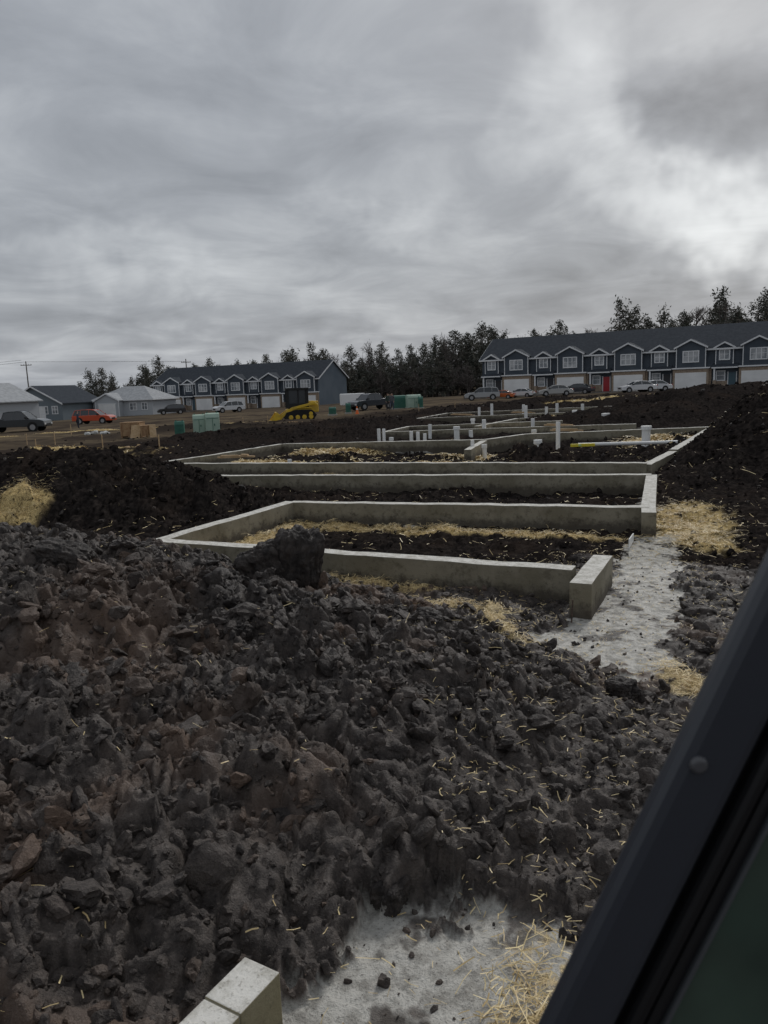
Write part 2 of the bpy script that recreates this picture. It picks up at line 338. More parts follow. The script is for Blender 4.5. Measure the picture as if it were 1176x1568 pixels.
# ------------------------------------------------------------------ STRAW
def straw_mesh():
    P=[]
    for cx,cy,sx,sy,r in STRAW:
        if cy>26: n=int(500*sx*sy);n=min(n,1500)
        else: n=int(8500*sx*sy+90)
        n=min(n,4200)
        u=RNG.normal(size=n)*sx*.75;v=RNG.normal(size=n)*sy*.75;c,s=math.cos(r),math.sin(r)
        x=cx+u*c-v*s;y=cy+u*s+v*c;P.append(np.stack([x,y,np.full(n,1. if cy<20 else 2.)],-1))
    x=RNG.uniform(-4.5,4.2,6500);y=RNG.uniform(1.9,9.5,6500)
    dens=(sst(.0,.5,fbm(x*1.5,y*1.5,44,3))*.8+.10);k=RNG.random(6500)<dens;P.append(np.stack([x[k],y[k],np.full(k.sum(),.6)],-1))
    x=RNG.uniform(.2,3.6,4500);y=RNG.uniform(2.2,9.5,4500);P.append(np.stack([x,y,np.full(4500,.5)],-1))
    x=RNG.uniform(-9,9,3500);y=RNG.uniform(9,24,3500);P.append(np.stack([x,y,np.full(3500,1.3)],-1))
    P=np.concatenate(P);k=np.abs(P[:,0])<P[:,1]*.56+.5
    P=P[k];k=wallfree(P[:,0],P[:,1],.12);P=P[k];n=len(P)
    x,y,s=P.T;z,cm=height(x,y,np.maximum(.03,(y-7)*.008));sm_=strawmask(x,y)
    z=z+.016+sm_*RNG.random(n)*.05+np.where((x<-5.5)&(x>-6.8)&(y>11.8)&(y<13.4),.2,0)
    L=RNG.uniform(.015,.06,n)*s;L=np.where(RNG.random(n)<.06,L*1.9,L);W=RNG.uniform(.0010,.0024,n)*np.where(s>1.1,2.0,1)
    W=np.where(y>20,W*2.5,W)
    a=RNG.uniform(0,2*math.pi,n);p=RNG.normal(size=n)*.22
    d=np.stack([np.cos(a)*np.cos(p),np.sin(a)*np.cos(p),np.sin(p)],-1);w=np.stack([-np.sin(a),np.cos(a),RNG.normal(size=n)*.5],-1)
    c=np.stack([x,y,z],-1);bend=RNG.normal(size=(n,3))*.12*L[:,None]
    A=c-d*L[:,None];B=c+bend;C=c+d*L[:,None];ww=w*W[:,None]
    V=np.stack([A-ww,A+ww,B-ww,B+ww,C-ww,C+ww],1).reshape(-1,3)
    i=np.arange(n)*6
    F_=np.concatenate([np.stack([i,i+1,i+3,i+2],-1),np.stack([i+2,i+3,i+5,i+4],-1)])
    t=np.repeat(RNG.random(n),6)
    m=bpy.data.materials.new('straw');m.use_nodes=True;k=NT(m.node_tree);b=m.node_tree.nodes['Principled BSDF']
    c=k.mix(k.attr('tone'),(.45,.32,.14),(.86,.70,.38));k.l(c,b.inputs['Base Color']);b.inputs['Roughness'].default_value=.5
    npmesh('straw',V,F_,[m],{'tone':t},smooth=False)
straw_mesh()
# ------------------------------------------------------------------ CONCRETE WALLS
def concrete_mat(name,c1,c2):
    m=bpy.data.materials.new(name);m.use_nodes=True;k=NT(m.node_tree);b=m.node_tree.nodes['Principled BSDF']
    P=k.n('ShaderNodeTexCoord').outputs['Object']
    a=k.noise(P,1.7,5,.65);d=k.noise(P,9,5,.75);e=k.noise(P,50,3,.75)
    c=k.mix(k.rmp(a,.35,.65),c1,c2)
    c=k.mix(k.math('MULTIPLY',k.rmp(d,.50,.66),.55),c,(.105,.09,.062))
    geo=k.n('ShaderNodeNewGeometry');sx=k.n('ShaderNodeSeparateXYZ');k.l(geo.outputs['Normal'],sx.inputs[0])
    pz=k.n('ShaderNodeSeparateXYZ');k.l(P,pz.inputs[0])
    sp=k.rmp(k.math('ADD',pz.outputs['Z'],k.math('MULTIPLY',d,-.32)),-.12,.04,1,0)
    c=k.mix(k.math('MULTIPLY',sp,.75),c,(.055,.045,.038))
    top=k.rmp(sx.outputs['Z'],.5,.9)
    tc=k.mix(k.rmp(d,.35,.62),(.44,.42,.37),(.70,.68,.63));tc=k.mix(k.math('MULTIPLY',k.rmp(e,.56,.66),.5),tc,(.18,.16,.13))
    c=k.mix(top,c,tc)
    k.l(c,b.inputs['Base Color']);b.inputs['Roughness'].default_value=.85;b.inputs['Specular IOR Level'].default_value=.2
    bp=k.n('ShaderNodeBump');bp.inputs['Strength'].default_value=.6;bp.inputs['Distance'].default_value=.008
    k.l(e,bp.inputs['Height']);k.l(bp.outputs['Normal'],b.inputs['Normal']);return m
cm1=concrete_mat('cured_concrete',(.205,.183,.132),(.295,.268,.205))
def gzb(x,y): return float(base(np.array([x],np.float32),np.array([y],np.float32))[0])
def wall_piece(mb,a,b,top,bot=-.35,t=.2,dz=0):
    a=Vector(a);b=Vector(b);d=(b-a).normalized();n=Vector((-d.y,d.x))*t/2;L=(b-a).length;N=max(2,int(L/.25))
    i0=len(mb.v)
    for k in range(N+1):
        p=a+d*(L*k/N);j=random.uniform(-.006,.006);w=1+random.uniform(-.025,.025)
        for q,z in((p-n*w,bot),(p-n*w,top+j),(p+n*w,top+j+random.uniform(-.003,.003)),(p+n*w,bot)): mb.v.append((q.x,q.y,z+gzb(q.x,q.y)))
    for k in range(N):
        s=i0+4*k
        for q in((0,4,5,1),(1,5,6,2),(2,6,7,3)): mb.f.append(tuple(s+e for e in q));mb.m.append(0)
    mb.f.append((i0,i0+1,i0+2,i0+3));mb.m.append(0);s=i0+4*N;mb.f.append((s+3,s+2,s+1,s));mb.m.append(0)
groups={}
for i,(g,a,b,t) in enumerate(WALLS):
    mb=groups.setdefault(g,MB());wall_piece(mb,a,b,t+.0007*i)
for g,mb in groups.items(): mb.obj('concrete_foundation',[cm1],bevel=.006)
e=empty('concrete_block_wall',(-.465,2.30,0),math.radians(-121))
mb=MB()
for k in range(4):
    x0=k*.20;mb.box(x0+.003,x0+.197,-.075+.003*(k%2),.075,-.2,.298-.003*(k%2))
mb.obj('blocks',[concrete_mat('tan_block',(.27,.235,.14),(.36,.32,.21))],e,bevel=.004)
mb=MB();mb.box(0.003,.795,-.071,.071,-.2,.292);mb.obj('mortar',[mat('mortar',(.30,.28,.22),.9,.1)],e)
# ------------------------------------------------------------------ PVC
pvc=mat('white_pvc',(.84,.84,.83),.35,.5,noise=(3,(.76,.76,.73),.4,.7))
def pipe(x,y,h,r=.045,cap=False,lean=0):
    mb=MB();z=gzb(x,y)-.1
    mb.cyl((x,y,z),(x+lean,y,z+.1+h),r)
    if cap: mb.cyl((x+lean*.85,y,z+h),(x+lean,y,z+.1+h+.006),r*1.25)
    mb.obj('pvc_pipe',[pvc],smooth=False)
for x,y,h,r,c in[(-.07,27.7,.70,.06,0),(.10,27.9,.68,.055,0),(.36,27.4,.38,.065,1),(1.05,26.7,.60,.06,0),(1.27,26.6,.58,.06,0),(1.49,26.4,.52,.06,0),(2.75,28,.62,.10,1),(2.66,22.5,.50,.055,0),(3.0,22.4,.36,.065,1),
    (4.5,22.1,.44,.10,1),(5.3,23.1,.88,.065,0),(7.6,22.1,.70,.12,1),(4.15,31,.7,.08,0),(4.3,36,.55,.09,1),(7.9,42,.85,.09,0),(8.8,41,.75,.08,0),(9.6,38,.6,.15,1),(10.2,35,.5,.15,1),(11.0,38,.55,.13,1),(-2.6,21.6,.25,.06,0),(6.0,47,.75,.08,0),(7.2,50,.85,.09,0),(10.5,46,.75,.09,0),(5.6,28.2,.35,.08,1),(3.5,30,.35,.08,0),(2.0,31.5,.6,.07,0),(6.5,33,.55,.08,0),(8.5,46,.8,.08,0),(11.5,44,.7,.09,0)]:
    pipe(x,y,h,r,bool(c),random.uniform(-.01,.01))
mb=MB();z=gzb(7.5,21.5);mb.cyl((5.6,21.9,z+.26),(8.2,21.3,z+.28),.05);mb.obj('pvc_pipe',[pvc])
mb=MB();mb.box(5.1,5.75,20.7,20.76,.33,.41);mb.box(5.3,5.38,20.695,20.765,.345,.395,1);mb.obj('spirit_level',[mat('yellow_paint',(.75,.62,.04),.4,.5),mat('vial',(.5,.7,.3),.2,.5)],bevel=.004)
mb=MB();mb.cyl((1.66,6.72,-.1),(1.67,6.70,.22),.007,n=8);mb.obj('rebar_stake',[mat('rust',(.12,.08,.06),.7,.3,noise=(30,(.05,.04,.035),.4,.6))])
# ------------------------------------------------------------------ TOWNHOUSES
navy=mat('navy_siding',(.060,.074,.092),.7,.25,noise=(.8,(.078,.093,.112),.35,.65))
grayblue=mat('grayblue_siding',(.125,.155,.185),.7,.25,noise=(.5,(.145,.175,.205),.4,.6))
shingle=mat('charcoal_shingles',(.036,.042,.052),.9,.1,noise=(2.5,(.052,.060,.071),.35,.65),bump=(12,.5,.03))
white=mat('white_trim',(.70,.71,.72),.5,.4,noise=(1,(.76,.77,.78),.4,.6))
tan=mat('tan_brick',(.27,.205,.155),.85,.2,noise=(6,(.36,.29,.22),.4,.6),bump=(20,.4,.02))
glass=mat('window_glass',(.16,.18,.20),.08,.8,noise=(.7,(.40,.41,.42),.45,.6))
redd=mat('red_door',(.38,.02,.03),.4,.5);darkd=mat('dark_opening',(.05,.05,.055),.6,.3);blued=mat('teal_door',(.05,.10,.13),.4,.5)
gdoor=mat('garage_white',(.80,.80,.79),.5,.4,noise=(.6,(.72,.72,.71),.4,.6))
def window(fr,gl,x,y,z,w,h,n=2):
    t=.13
    fr.box(x-w/2-t,x+w/2+t,y-.07,y+.02,z+h,z+h+t);fr.box(x-w/2-t,x+w/2+t,y-.08,y+.02,z-t,z)
    fr.box(x-w/2-t,x-w/2,y-.065,y+.02,z,z+h);fr.box(x+w/2,x+w/2+t,y-.065,y+.02,z,z+h)
    for k in range(1,n): xx=x-w/2+w*k/n;fr.box(xx-.05,xx+.05,y-.055,y+.02,z,z+h)
    fr.box(x-w/2,x+w/2,y-.045,y+.018,z+h*.52,z+h*.52+.05)
    gl.box(x-w/2,x+w/2,y-.02,y+.015,z,z+h)
def gable(wl,rf,tr,cx,w,y0,yb,z0,zt,slope=.55):
    hw=w/2;zr=zt+hw*slope
    wl.prism([(cx-hw,z0),(cx+hw,z0),(cx+hw,zt),(cx,zr),(cx-hw,zt)],y0,yb)
    o=.28;th=.13
    rf.prism([(cx-hw-o,zt-o*slope),(cx,zr+.0),(cx+hw+o,zt-o*slope),(cx+hw+o,zt-o*slope+th),(cx,zr+th),(cx-hw-o,zt-o*slope+th)],y0-.22,yb)
    for s in(-1,1):
        tr.prism([(cx+s*(hw+o),zt-o*slope-.13),(cx,zr-.13),(cx,zr+th-.03),(cx+s*(hw+o),zt-o*slope+th-.03)],y0-.28,y0-.224)
    tr.box(cx-hw-.003,cx-hw+.10,y0-.04,y0+.1,z0,zt-.05);tr.box(cx+hw-.10,cx+hw+.003,y0-.04,y0+.1,z0,zt-.05)
def townhouse(name,ox,oy,ang,n,U,z,endmat,doors):
    e=empty(name,(ox,oy,z),math.radians(ang));L=n*U;Dp=11.;E=5.55;R=8.75
    wl=MB();ew=MB();rf=MB();fr=MB();gl=MB();tr=MB();br=MB();gd=MB();dr=MB()
    wl.box(.05,L-.05,0,Dp-.05,-1.5,E)
    for x0,x1 in((0,.049),(L-.049,L)): ew.box(x0,x1,-.02,Dp,-1.5,E)
    for x0,x1 in((0,.25),(L-.25,L)): ew.prismx([(0,E),(Dp,E),(Dp/2,R-.05)],x0,x1)
    sl=(R-E)/(Dp/2);o=.45
    rf.prismx([(-o,E-o*sl),(Dp/2,R),(Dp+o,E-o*sl),(Dp+o,E-o*sl+.16),(Dp/2,R+.16),(-o,E-o*sl+.16)],-.35,L+.35)
    tr.box(-.36,L+.36,-o-.05,-o-.002,E-o*sl-.10,E-o*sl+.12)
    for xx in(-.40,L+.352):
        for s in(0,1):
            a=-o if s==0 else Dp+o
            tr.prismx([(a,E-o*sl-.14),(Dp/2,R-.14),(Dp/2,R+.14),(a,E-o*sl+.14)],xx,xx+.045)
    for i in range(n):
        g=(i*U+U*.70); s=i*U+U*.20
        gable(wl,rf,tr,g,3.9,-.7,3.6,2.95,5.75,.5)
        window(fr,gl,g,-.70,3.75,1.9,1.35,3)
        gable(wl,rf,tr,s,2.3,-.25,3.0,3.1,5.55,.55)
        window(fr,gl,s,-.25,3.9,1.15,1.2,2)
        br.box(g-2.35,g+2.35,-.62,-.01,-1.5,2.72)
        gd.box(g-2.05,g+2.05,-.66,-.625,0,2.25)
        for k in range(1,4): tr.box(g-2.05,g+2.05,-.672,-.661,k*.56-.015,k*.56+.005)
        tr.box(g-2.5,g+2.5,-.82,.05,2.76,2.94)
        rf.prismx([(-1.05,2.88),(-.05,3.35),(-.05,3.0),(-1.05,2.80)],i*U+.2,g-2.5)
        tr.box(i*U+.2,g-2.5,-1.10,-1.055,2.68,2.86)
        br.box(i*U+.35,i*U+.75,-.9,-.02,-1.5,1.1);tr.box(i*U+.45,i*U+.65,-.98,-.78,1.1,2.7)
        br.box(i*U+.75,i*U+3.1,-.06,-.01,0,1.0)
        dr.box(s+.55,s+1.5,-.10,-.012,0,2.1,doors[i%len(doors)]);fr.box(s+.43,s+.54,-.11,-.011,0,2.2);fr.box(s+1.51,s+1.62,-.11,-.011,0,2.2)
        window(fr,gl,s-.45,-.02,1.1,.95,1.15,1)
        br.box(g+2.35,i*U+U+.1 if i<n-1 else L,-.3,-.012,-1.5,2.7)
    wl.obj('walls',[navy],e);ew.obj('end_walls',[endmat],e);rf.obj('roof',[shingle],e);fr.obj('window_frames',[white],e);gl.obj('windows',[glass],e)
    tr.obj('trim',[white],e);br.obj('brick_base',[tan],e);gd.obj('garage_doors',[gdoor],e);dr.obj('doors',[redd,darkd,blued],e)
    fd=MB();fd.box(-.2,L+.2,-7,-.63,-1.5,-.03);fd.obj('driveway',[mat('driveway_concrete',(.20,.18,.16),.9,.1,noise=(.8,(.10,.085,.07),.4,.6))],e)
    return e
townhouse('townhouse_row',16.6,125,-30.7,7,8.5,-.12,navy,[1,1,0,1,2])
townhouse('townhouse_row',-47.8,165,-26.3,5,8.12,-1.65,grayblue,[1,2,1,1,1])
def house(name,ox,oy,z,ang,W,Dp,E,R,wallm,roofm,gable_front,garage):
    e=empty(name,(ox,oy,z),math.radians(ang));w=MB();r=MB();t=MB();f=MB();g=MB();d=MB()
    w.box(0,W,0,Dp,-1.5,E);o=.5
    if gable_front:
        sl=(R-E)/(W/2);w.prism([(0,E),(W,E),(W/2,R-.02)],.0,Dp)
        r.prism([(-o,E-o*sl),(W/2,R),(W+o,E-o*sl),(W+o,E-o*sl+.15),(W/2,R+.15),(-o,E-o*sl+.15)],-o,Dp+o)
        for s in(0,1):
            a=-o if s==0 else W+o;t.prism([(a,E-o*sl-.15),(W/2,R-.15),(W/2,R+.13),(a,E-o*sl+.13)],-o-.05,-o-.003)
    else:
        sl=(R-E)/(Dp/2);h=Dp/2*.9
        V=[(-o,-o,E),(W+o,-o,E),(W+o,Dp+o,E),(-o,Dp+o,E),(h,Dp/2,R),(W-h,Dp/2,R)]
        for q in((0,1,5,4),(1,2,5),(2,3,4,5),(3,0,4)): r.quad([V[a] for a in q])
        r.quad([V[3],V[2],V[1],V[0]]);t.box(-o-.02,W+o+.02,-o-.05,-o-.003,E-.2,E+.02);t.box(W+o+.003,W+o+.04,-o,Dp+o,E-.2,E+.02)
        cx=W*.32;gable(w,r,t,cx,5.0,-1.6,Dp*.4,-1.5,E,.5)
    for gx,gw in garage:
        yy=-1.6 if (not gable_front and abs(gx-W*.32)<1) else 0
        d.box(gx-gw/2,gx+gw/2,yy-.05,yy-.004,0,2.2)
        t.box(gx-gw/2-.12,gx+gw/2+.12,yy-.09,yy-.003,2.2,2.34)
        for k in range(1,4): t.box(gx-gw/2,gx+gw/2,yy-.062,yy-.051,k*.55-.01,k*.55+.01)
    window(f,g,W*.68,0,1.0,1.3,1.2,2);window(f,g,W*.87,0,1.0,1.,1.2,2)
    w.obj('walls',[wallm],e);r.obj('roof',[roofm],e);t.obj('trim',[white],e);f.obj('window_frames',[white],e);g.obj('windows',[glass],e);d.obj('garage_doors',[gdoor],e)
lg=mat('light_gray_siding',(.42,.44,.46),.7,.2);gg=mat('slate_siding',(.17,.20,.22),.7,.2);lr=mat('gray_shingles',(.30,.31,.32),.85,.2,noise=(2,(.38,.39,.40),.4,.6))
house('gray_roof_house',-54.5,148,-1.8,-14,12.5,9,2.9,5.4,lg,lr,False,[(4.0,3.6)])
house('slate_house',-68,142,-1.8,-14,11.5,12,2.9,5.9,gg,shingle,True,[(3.0,2.8),(6.6,2.8)])
house('light_gray_house',-66,112,-1.1,-18,11,11,2.9,5.5,lg,lr,True,[(7.2,4.6),(2.2,1.8)])
wood=mat('pole_wood',(.10,.085,.07),.85,.2,noise=(4,(.15,.13,.11),.4,.6))
def upole(x,y,h):
    mb=MB();z=gz(x,y);mb.cyl((x,y,z-1),(x,y,z+h),.17,.11,12);mb.box(x-1.2,x+1.2,y-.07,y+.07,z+h-.9,z+h-.76)
    for k in(-1.1,-.5,.5,1.1): mb.cyl((x+k,y,z+h-.76),(x+k,y,z+h-.55),.05,.04,8)
    mb.obj('utility_pole',[wood])
upole(-78,174,12.8);upole(-48,196,12.5);upole(-140,230,13)
mb=MB();mb.cyl((-140,230,10.0),(-78,174,10.0),.03,n=5);mb.cyl((-141,230,10.8),(-79,174,10.4),.03,n=5);mb.cyl((-78,174,10.0),(-48,196,9.6),.03,n=5);mb.obj('power_lines',[darkd])
# ------------------------------------------------------------------ TREES
def tree_geo(h,kind,seed):
    r=np.random.default_rng(seed);V=[];F=[];M=[]
    def tube(p0,p1,r0,r1,n=4):
        d=p1-p0;d=d/np.linalg.norm(d);a=np.cross(d,[.3,.9,.2]);a/=np.linalg.norm(a);b=np.cross(d,a);i=len(V)
        for p,rr in((p0,r0),(p1,r1)):
            for k in range(n): t=2*math.pi*k/n;V.append(p+(a*math.cos(t)+b*math.sin(t))*rr)
        for k in range(n): q=(k+1)%n;F.append((i+k,i+q,i+n+q,i+n+k));M.append(0)
    top=np.array([r.normal()*.3,r.normal()*.3,h])
    tube(np.array([0,0,-1.]),top*.5,.20*h/12,.13*h/12,6);tube(top*.5,top*.97,.13*h/12,.02,5)
    if kind=='bare':
        for k in range(30):
            z=h*r.uniform(.18,.88);a=r.uniform(0,6.28);L=h*.30*(1.15-z/h)*r.uniform(.7,1.2)
            p0=top*(z/h);p1=p0+np.array([math.cos(a)*L,math.sin(a)*L,L*r.uniform(.5,1.1)]);tube(p0,p1,.06,.02,4)
            for j in range(7):
                q=p0+(p1-p0)*r.uniform(.3,1);p2=q+r.normal(size=3)*L*.25+np.array([0,0,L*.25]);tube(q,p2,.030,.012,3)
                for jj in range(3):
                    q2=q+(p2-q)*r.uniform(.3,1);tube(q2,q2+r.normal(size=3)*L*.14+np.array([0,0,L*.12]),.020,.010,3)
        return np.array(V),F,M
    nb=int(36*(h/12)**.5)
    for k in range(nb):
        t=(k+r.random())/nb
        if kind=='pine': lo=.26;z=h*(lo+(1-lo)*t);R=h*.22*(math.sin(math.pi*min(1,.25+.76*t))**.8)*r.uniform(.40,1.40)+.22
        else: lo=.05;z=h*(lo+(1-lo)*t);R=h*.23*((1-t)**.75)*r.uniform(.5,1.3)+.12
        a=k*2.4+r.uniform(-.5,.5);p0=top*(z/h);p1=p0+np.array([math.cos(a)*R,math.sin(a)*R,R*r.uniform(.0,.45)])
        tube(p0,p1,.05,.015,3)
        ncl=int(4+R*2.8)
        for j in range(ncl):
            u=r.uniform(.2,1.05);c=p0+(p1-p0)*u+r.normal(size=3)*np.array([.28,.28,.16])
            m=1+int(r.random()<.5)
            for q in range(7):
                s=r.uniform(.13,.28);cc=c+r.normal(size=3)*.25;d1=r.normal(size=3);d1/=np.linalg.norm(d1);d2=np.cross(d1,r.normal(size=3));d2/=np.linalg.norm(d2)
                i=len(V);V.extend([cc-d1*s,cc+d2*s*.40,cc+d1*s*1.1,cc-d2*s*.40]);F.append((i,i+1,i+2,i+3));M.append(m)
    return np.array(V),F,M
protos={'pine':[tree_geo(12,'pine',i) for i in range(6)],'cedar':[tree_geo(10,'cedar',20+i) for i in range(5)],'bare':[tree_geo(10,'bare',40+i) for i in range(3)]}
bark=mat('bark',(.15,.13,.12),.9,.1);fol1=mat('foliage_dark',(.070,.078,.066),.8,.15,noise=(.6,(.100,.102,.082),.4,.6));fol2=mat('foliage_light',(.12,.12,.10),.8,.15,noise=(.5,(.17,.15,.12),.4,.65))  # foliage albedo raised, distance haze is put into the colour
TREES=[]
def vh(u): return 588-.0384*(u-588)
skyline=[(130,588),(150,572),(165,568),(182,574),(205,578),(222,565),(235,556),(250,548),(268,560),(290,566),(308,560),(325,554),(345,560),(370,554),(390,550),(415,548),(440,536),(455,540),(480,528),(500,538),(520,538),(545,536),(565,526),(585,530),(610,534),(630,528),(650,528),(668,512),(684,506),(700,510),(715,512),(738,494),(755,500),(772,512),(795,508),(815,500),(838,504),(858,492),(880,530),(895,505),(910,512),(930,510),(950,466),(968,480),(990,490),(1015,474),(1035,480),(1065,470),(1088,456),(1105,462),(1130,476),(1150,464),(1165,452),(1190,458),(1210,470),(1240,450)]
for row,(Dd,sc) in enumerate([(178,1.0),(184,.86),(190,.93),(186,.80)]):
    for i,(u,v) in enumerate(skyline):
        uu=u+row*6+random.uniform(-5,5);Dx=Dd+random.uniform(-2,2)-(18 if u>860 else 0)
        x=(uu-581)/1178*Dx;zt=2.2+(vh(uu)-v)*Dx/1178;z0=gz(x,min(Dx,189));hh=(zt-z0)*sc*random.uniform(.90,1.06)*(1 if row==0 else random.uniform(.8,1))
        kind='bare' if (870<u<935 or u in(160,210,182) or random.random()<.10) else ('pine' if hh>9.5 and random.random()<.7 else 'cedar')
        TREES.append((x,Dx,z0,hh,kind))
for i in range(190):
    u=random.uniform(500,880);Dx=random.uniform(170,177);x=(u-581)/1178*Dx;TREES.append((x,Dx,gz(x,Dx),random.uniform(3.5,8),random.choice(['cedar','bare','bare','pine'])))
for i in range(60):
    u=random.uniform(120,520);Dx=random.uniform(186,196);x=(u-581)/1178*Dx;TREES.append((x,Dx,gz(x,Dx),random.uniform(3,7),random.choice(['cedar','bare'])))
AV=[];AF=[];AM=[];off=0
for x,y,z,h,kind in TREES:
    V,F_,M=random.choice(protos[kind]);bh={'pine':12,'cedar':10,'bare':10}[kind];s=h/bh;a=random.uniform(0,6.28);c,sn=math.cos(a),math.sin(a);w=s*random.uniform(.8,1.15)
    if h<8: w*=1.25
    W=np.stack([(V[:,0]*c-V[:,1]*sn)*w+x,(V[:,0]*sn+V[:,1]*c)*w+y,V[:,2]*s+z],-1);AV.append(W);AF.append(np.array(F_)+off);AM.append(np.array(M));off+=len(V)
npmesh('tree_line',np.concatenate(AV),np.concatenate(AF),[bark,fol1,fol2],smooth=False,matidx=np.concatenate(AM))
# ------------------------------------------------------------------ VEHICLES
tire=mat('tire',(.02,.02,.02),.8,.2);rim=mat('rim',(.35,.35,.36),.35,.5,metal=.7);cglass=mat('car_glass',(.02,.024,.028),.06,.8);lampw=mat('headlamp',(.6,.6,.6),.2,.6);lampr=mat('tail_lamp',(.35,.02,.02),.3,.5);blackp=mat('black_plastic',(.02,.02,.02),.6,.3)
PROF={'sedan':dict(L=4.7,W=1.82,body=[(-2.3,.32),(-2.35,.62),(-2.25,.86),(-1.5,.97),(-.9,1.0),(1.0,.98),(1.6,.92),(2.2,.76),(2.35,.60),(2.32,.3)],gh=[(-1.75,.97),(-1.05,1.40),(-.2,1.46),(.35,1.40),(1.15,.97)],pil=[(-.3,.0)],wb=1.38,wr=.33),
'suv':dict(L=4.75,W=1.9,body=[(-2.33,.40),(-2.38,.75),(-2.3,1.05),(1.05,1.07),(1.9,1.02),(2.28,.88),(2.38,.65),(2.35,.38)],gh=[(-2.25,1.05),(-2.0,1.62),(-1.0,1.72),(.1,1.68),(.45,1.62),(1.15,1.05)],pil=[(-1.3,0),(-.25,0)],wb=1.42,wr=.37),
'pickup':dict(L=5.9,W=2.0,body=[(-2.9,.52),(-2.95,.85),(-2.92,1.28),(-.75,1.28),(-.75,1.2),(1.3,1.2),(2.5,1.12),(2.88,.98),(2.95,.7),(2.9,.45)],gh=[(-.95,1.19),(-.75,1.82),(-.2,1.90),(.7,1.88),(.95,1.82),(1.6,1.19)],pil=[(.2,0)],wb=1.85,wr=.42)}
def car(name,kind,x,y,ang,color,scale=1):
    p=PROF[kind];e=empty(name,(x,y,gz(x,y)),math.radians(ang));e.scale=(scale,)*3;W=p['W']
    paint=mat(name+'_paint',color,.3,.5,coat=.6)
    b=MB();g=MB();t=MB();l=MB()
    n=len(p['body']);secs=[(-W/2,.90,.06),(-W/2+.05,.985,.0),(-W/2+.2,1,0),(W/2-.2,1,0),(W/2-.05,.985,0),(W/2,.90,.06)]
    cz=.72
    for yy,s,_ in secs:
        for px,pz in p['body']: b.v.append((px*(.985 if s<.95 else 1),yy,cz+(pz-cz)*s))
    for k in range(len(secs)-1):
        for a in range(n):
            q=(a+1)%n;b.f.append((k*n+a,k*n+q,(k+1)*n+q,(k+1)*n+a));b.m.append(0)
    b.f.append(tuple(range(n-1,-1,-1)));b.f.append(tuple((len(secs)-1)*n+a for a in range(n)));b.m+=[0,0]
    gp=p['gh'];zb=gp[0][1];zt=max(z for _,z in gp);hw=lambda z:W/2*.93-(z-zb)/(zt-zb)*W*.10
    m=len(gp)
    for s in(-1,1): g.quad([(px,s*hw(pz),pz) for px,pz in gp][::s],0)
    for a in range(m-1):
        (xa,za),(xb,zb2)=gp[a],gp[a+1];steep=abs(zb2-za)>.25*abs(xb-xa)
        (g if steep else b).quad([(xa,-hw(za),za),(xb,-hw(zb2),zb2),(xb,hw(zb2),zb2),(xa,hw(za),za)],0)
    for s in(-1,1):
        for a in range(m-1):
            (xa,za),(xb,zb2)=gp[a],gp[a+1];b.cyl((xa,s*hw(za),za),(xb,s*hw(zb2),zb2),.04,n=6)
        for px,_ in p['pil']: b.cyl((px,s*hw(zb),zb),(px,s*hw(zt-.06),zt-.06),.03,n=6)
    for wx in(-p['wb'],p['wb']):
        for s in(-1,1):
            r=p['wr'];t.cyl((wx,s*(W/2-.22),r),(wx,s*(W/2+.01),r),r,n=20,m=0);t.cyl((wx,s*(W/2+.005),r),(wx,s*(W/2+.02),r),r*.62,n=14,m=1)
            t.cyl((wx,s*(W/2-.12),r+.03),(wx,s*(W/2+.004),r+.03),r*1.16,n=20,m=2)
    fx=p['body'][-2][0];rx=p['body'][1][0]
    for s in(-1,1):
        l.box(fx-.12,fx+.015,s*W*.38-.17,s*W*.38+.17,.62*1.0,.78,0);l.box(rx-.015,rx+.1,s*W*.40-.12,s*W*.40+.12,.75,.93,1)
        l.box(p['gh'][-1][0]-.35,p['gh'][-1][0]-.15,s*(W/2+.08)-.09,s*(W/2+.08)+.09,zb+.03,zb+.18,2)
    l.box(fx-.1,fx+.018,-.45,.45,.5,.72,2);l.box(rx-.02,rx+.1,-.8,.8,.4,.56,2)
    if kind=='pickup': l.box(-2.85,-.95,-.78,.78,1.24,1.285,2)
    b.obj('body',[paint],e,bevel=.02,smooth=False);g.obj('glass',[cglass],e);t.obj('wheels',[tire,rim,blackp],e);l.obj('lights',[lampw,lampr,blackp],e)
    return e
car('pickup_truck','pickup',-36.6,78,2,(.030,.036,.042),1.08)
car('red_car','suv',-35.0,95,-5,(.55,.07,.02),1.02)
car('dark_suv','suv',-36.5,136,200,(.02,.02,.022))
car('white_suv','suv',-23.8,122,215,(.65,.66,.67))
car('dark_pickup_truck','pickup',-.9,88,218,(.02,.026,.035),.95)
car('silver_suv','suv',14.0,106,172,(.36,.37,.38))
car('orange_car','sedan',16.8,107.5,160,(.55,.13,.03),.8)
car('white_sedan','sedan',20.0,110,150,(.62,.63,.64),.85)
car('silver_sedan','sedan',24.2,107,175,(.40,.40,.39))
car('white_sedan','sedan',33.5,101,182,(.68,.68,.69))
car('white_sedan','sedan',36.2,103,176,(.66,.67,.69))
car('dark_sedan','sedan',28.2,111,150,(.03,.03,.04))
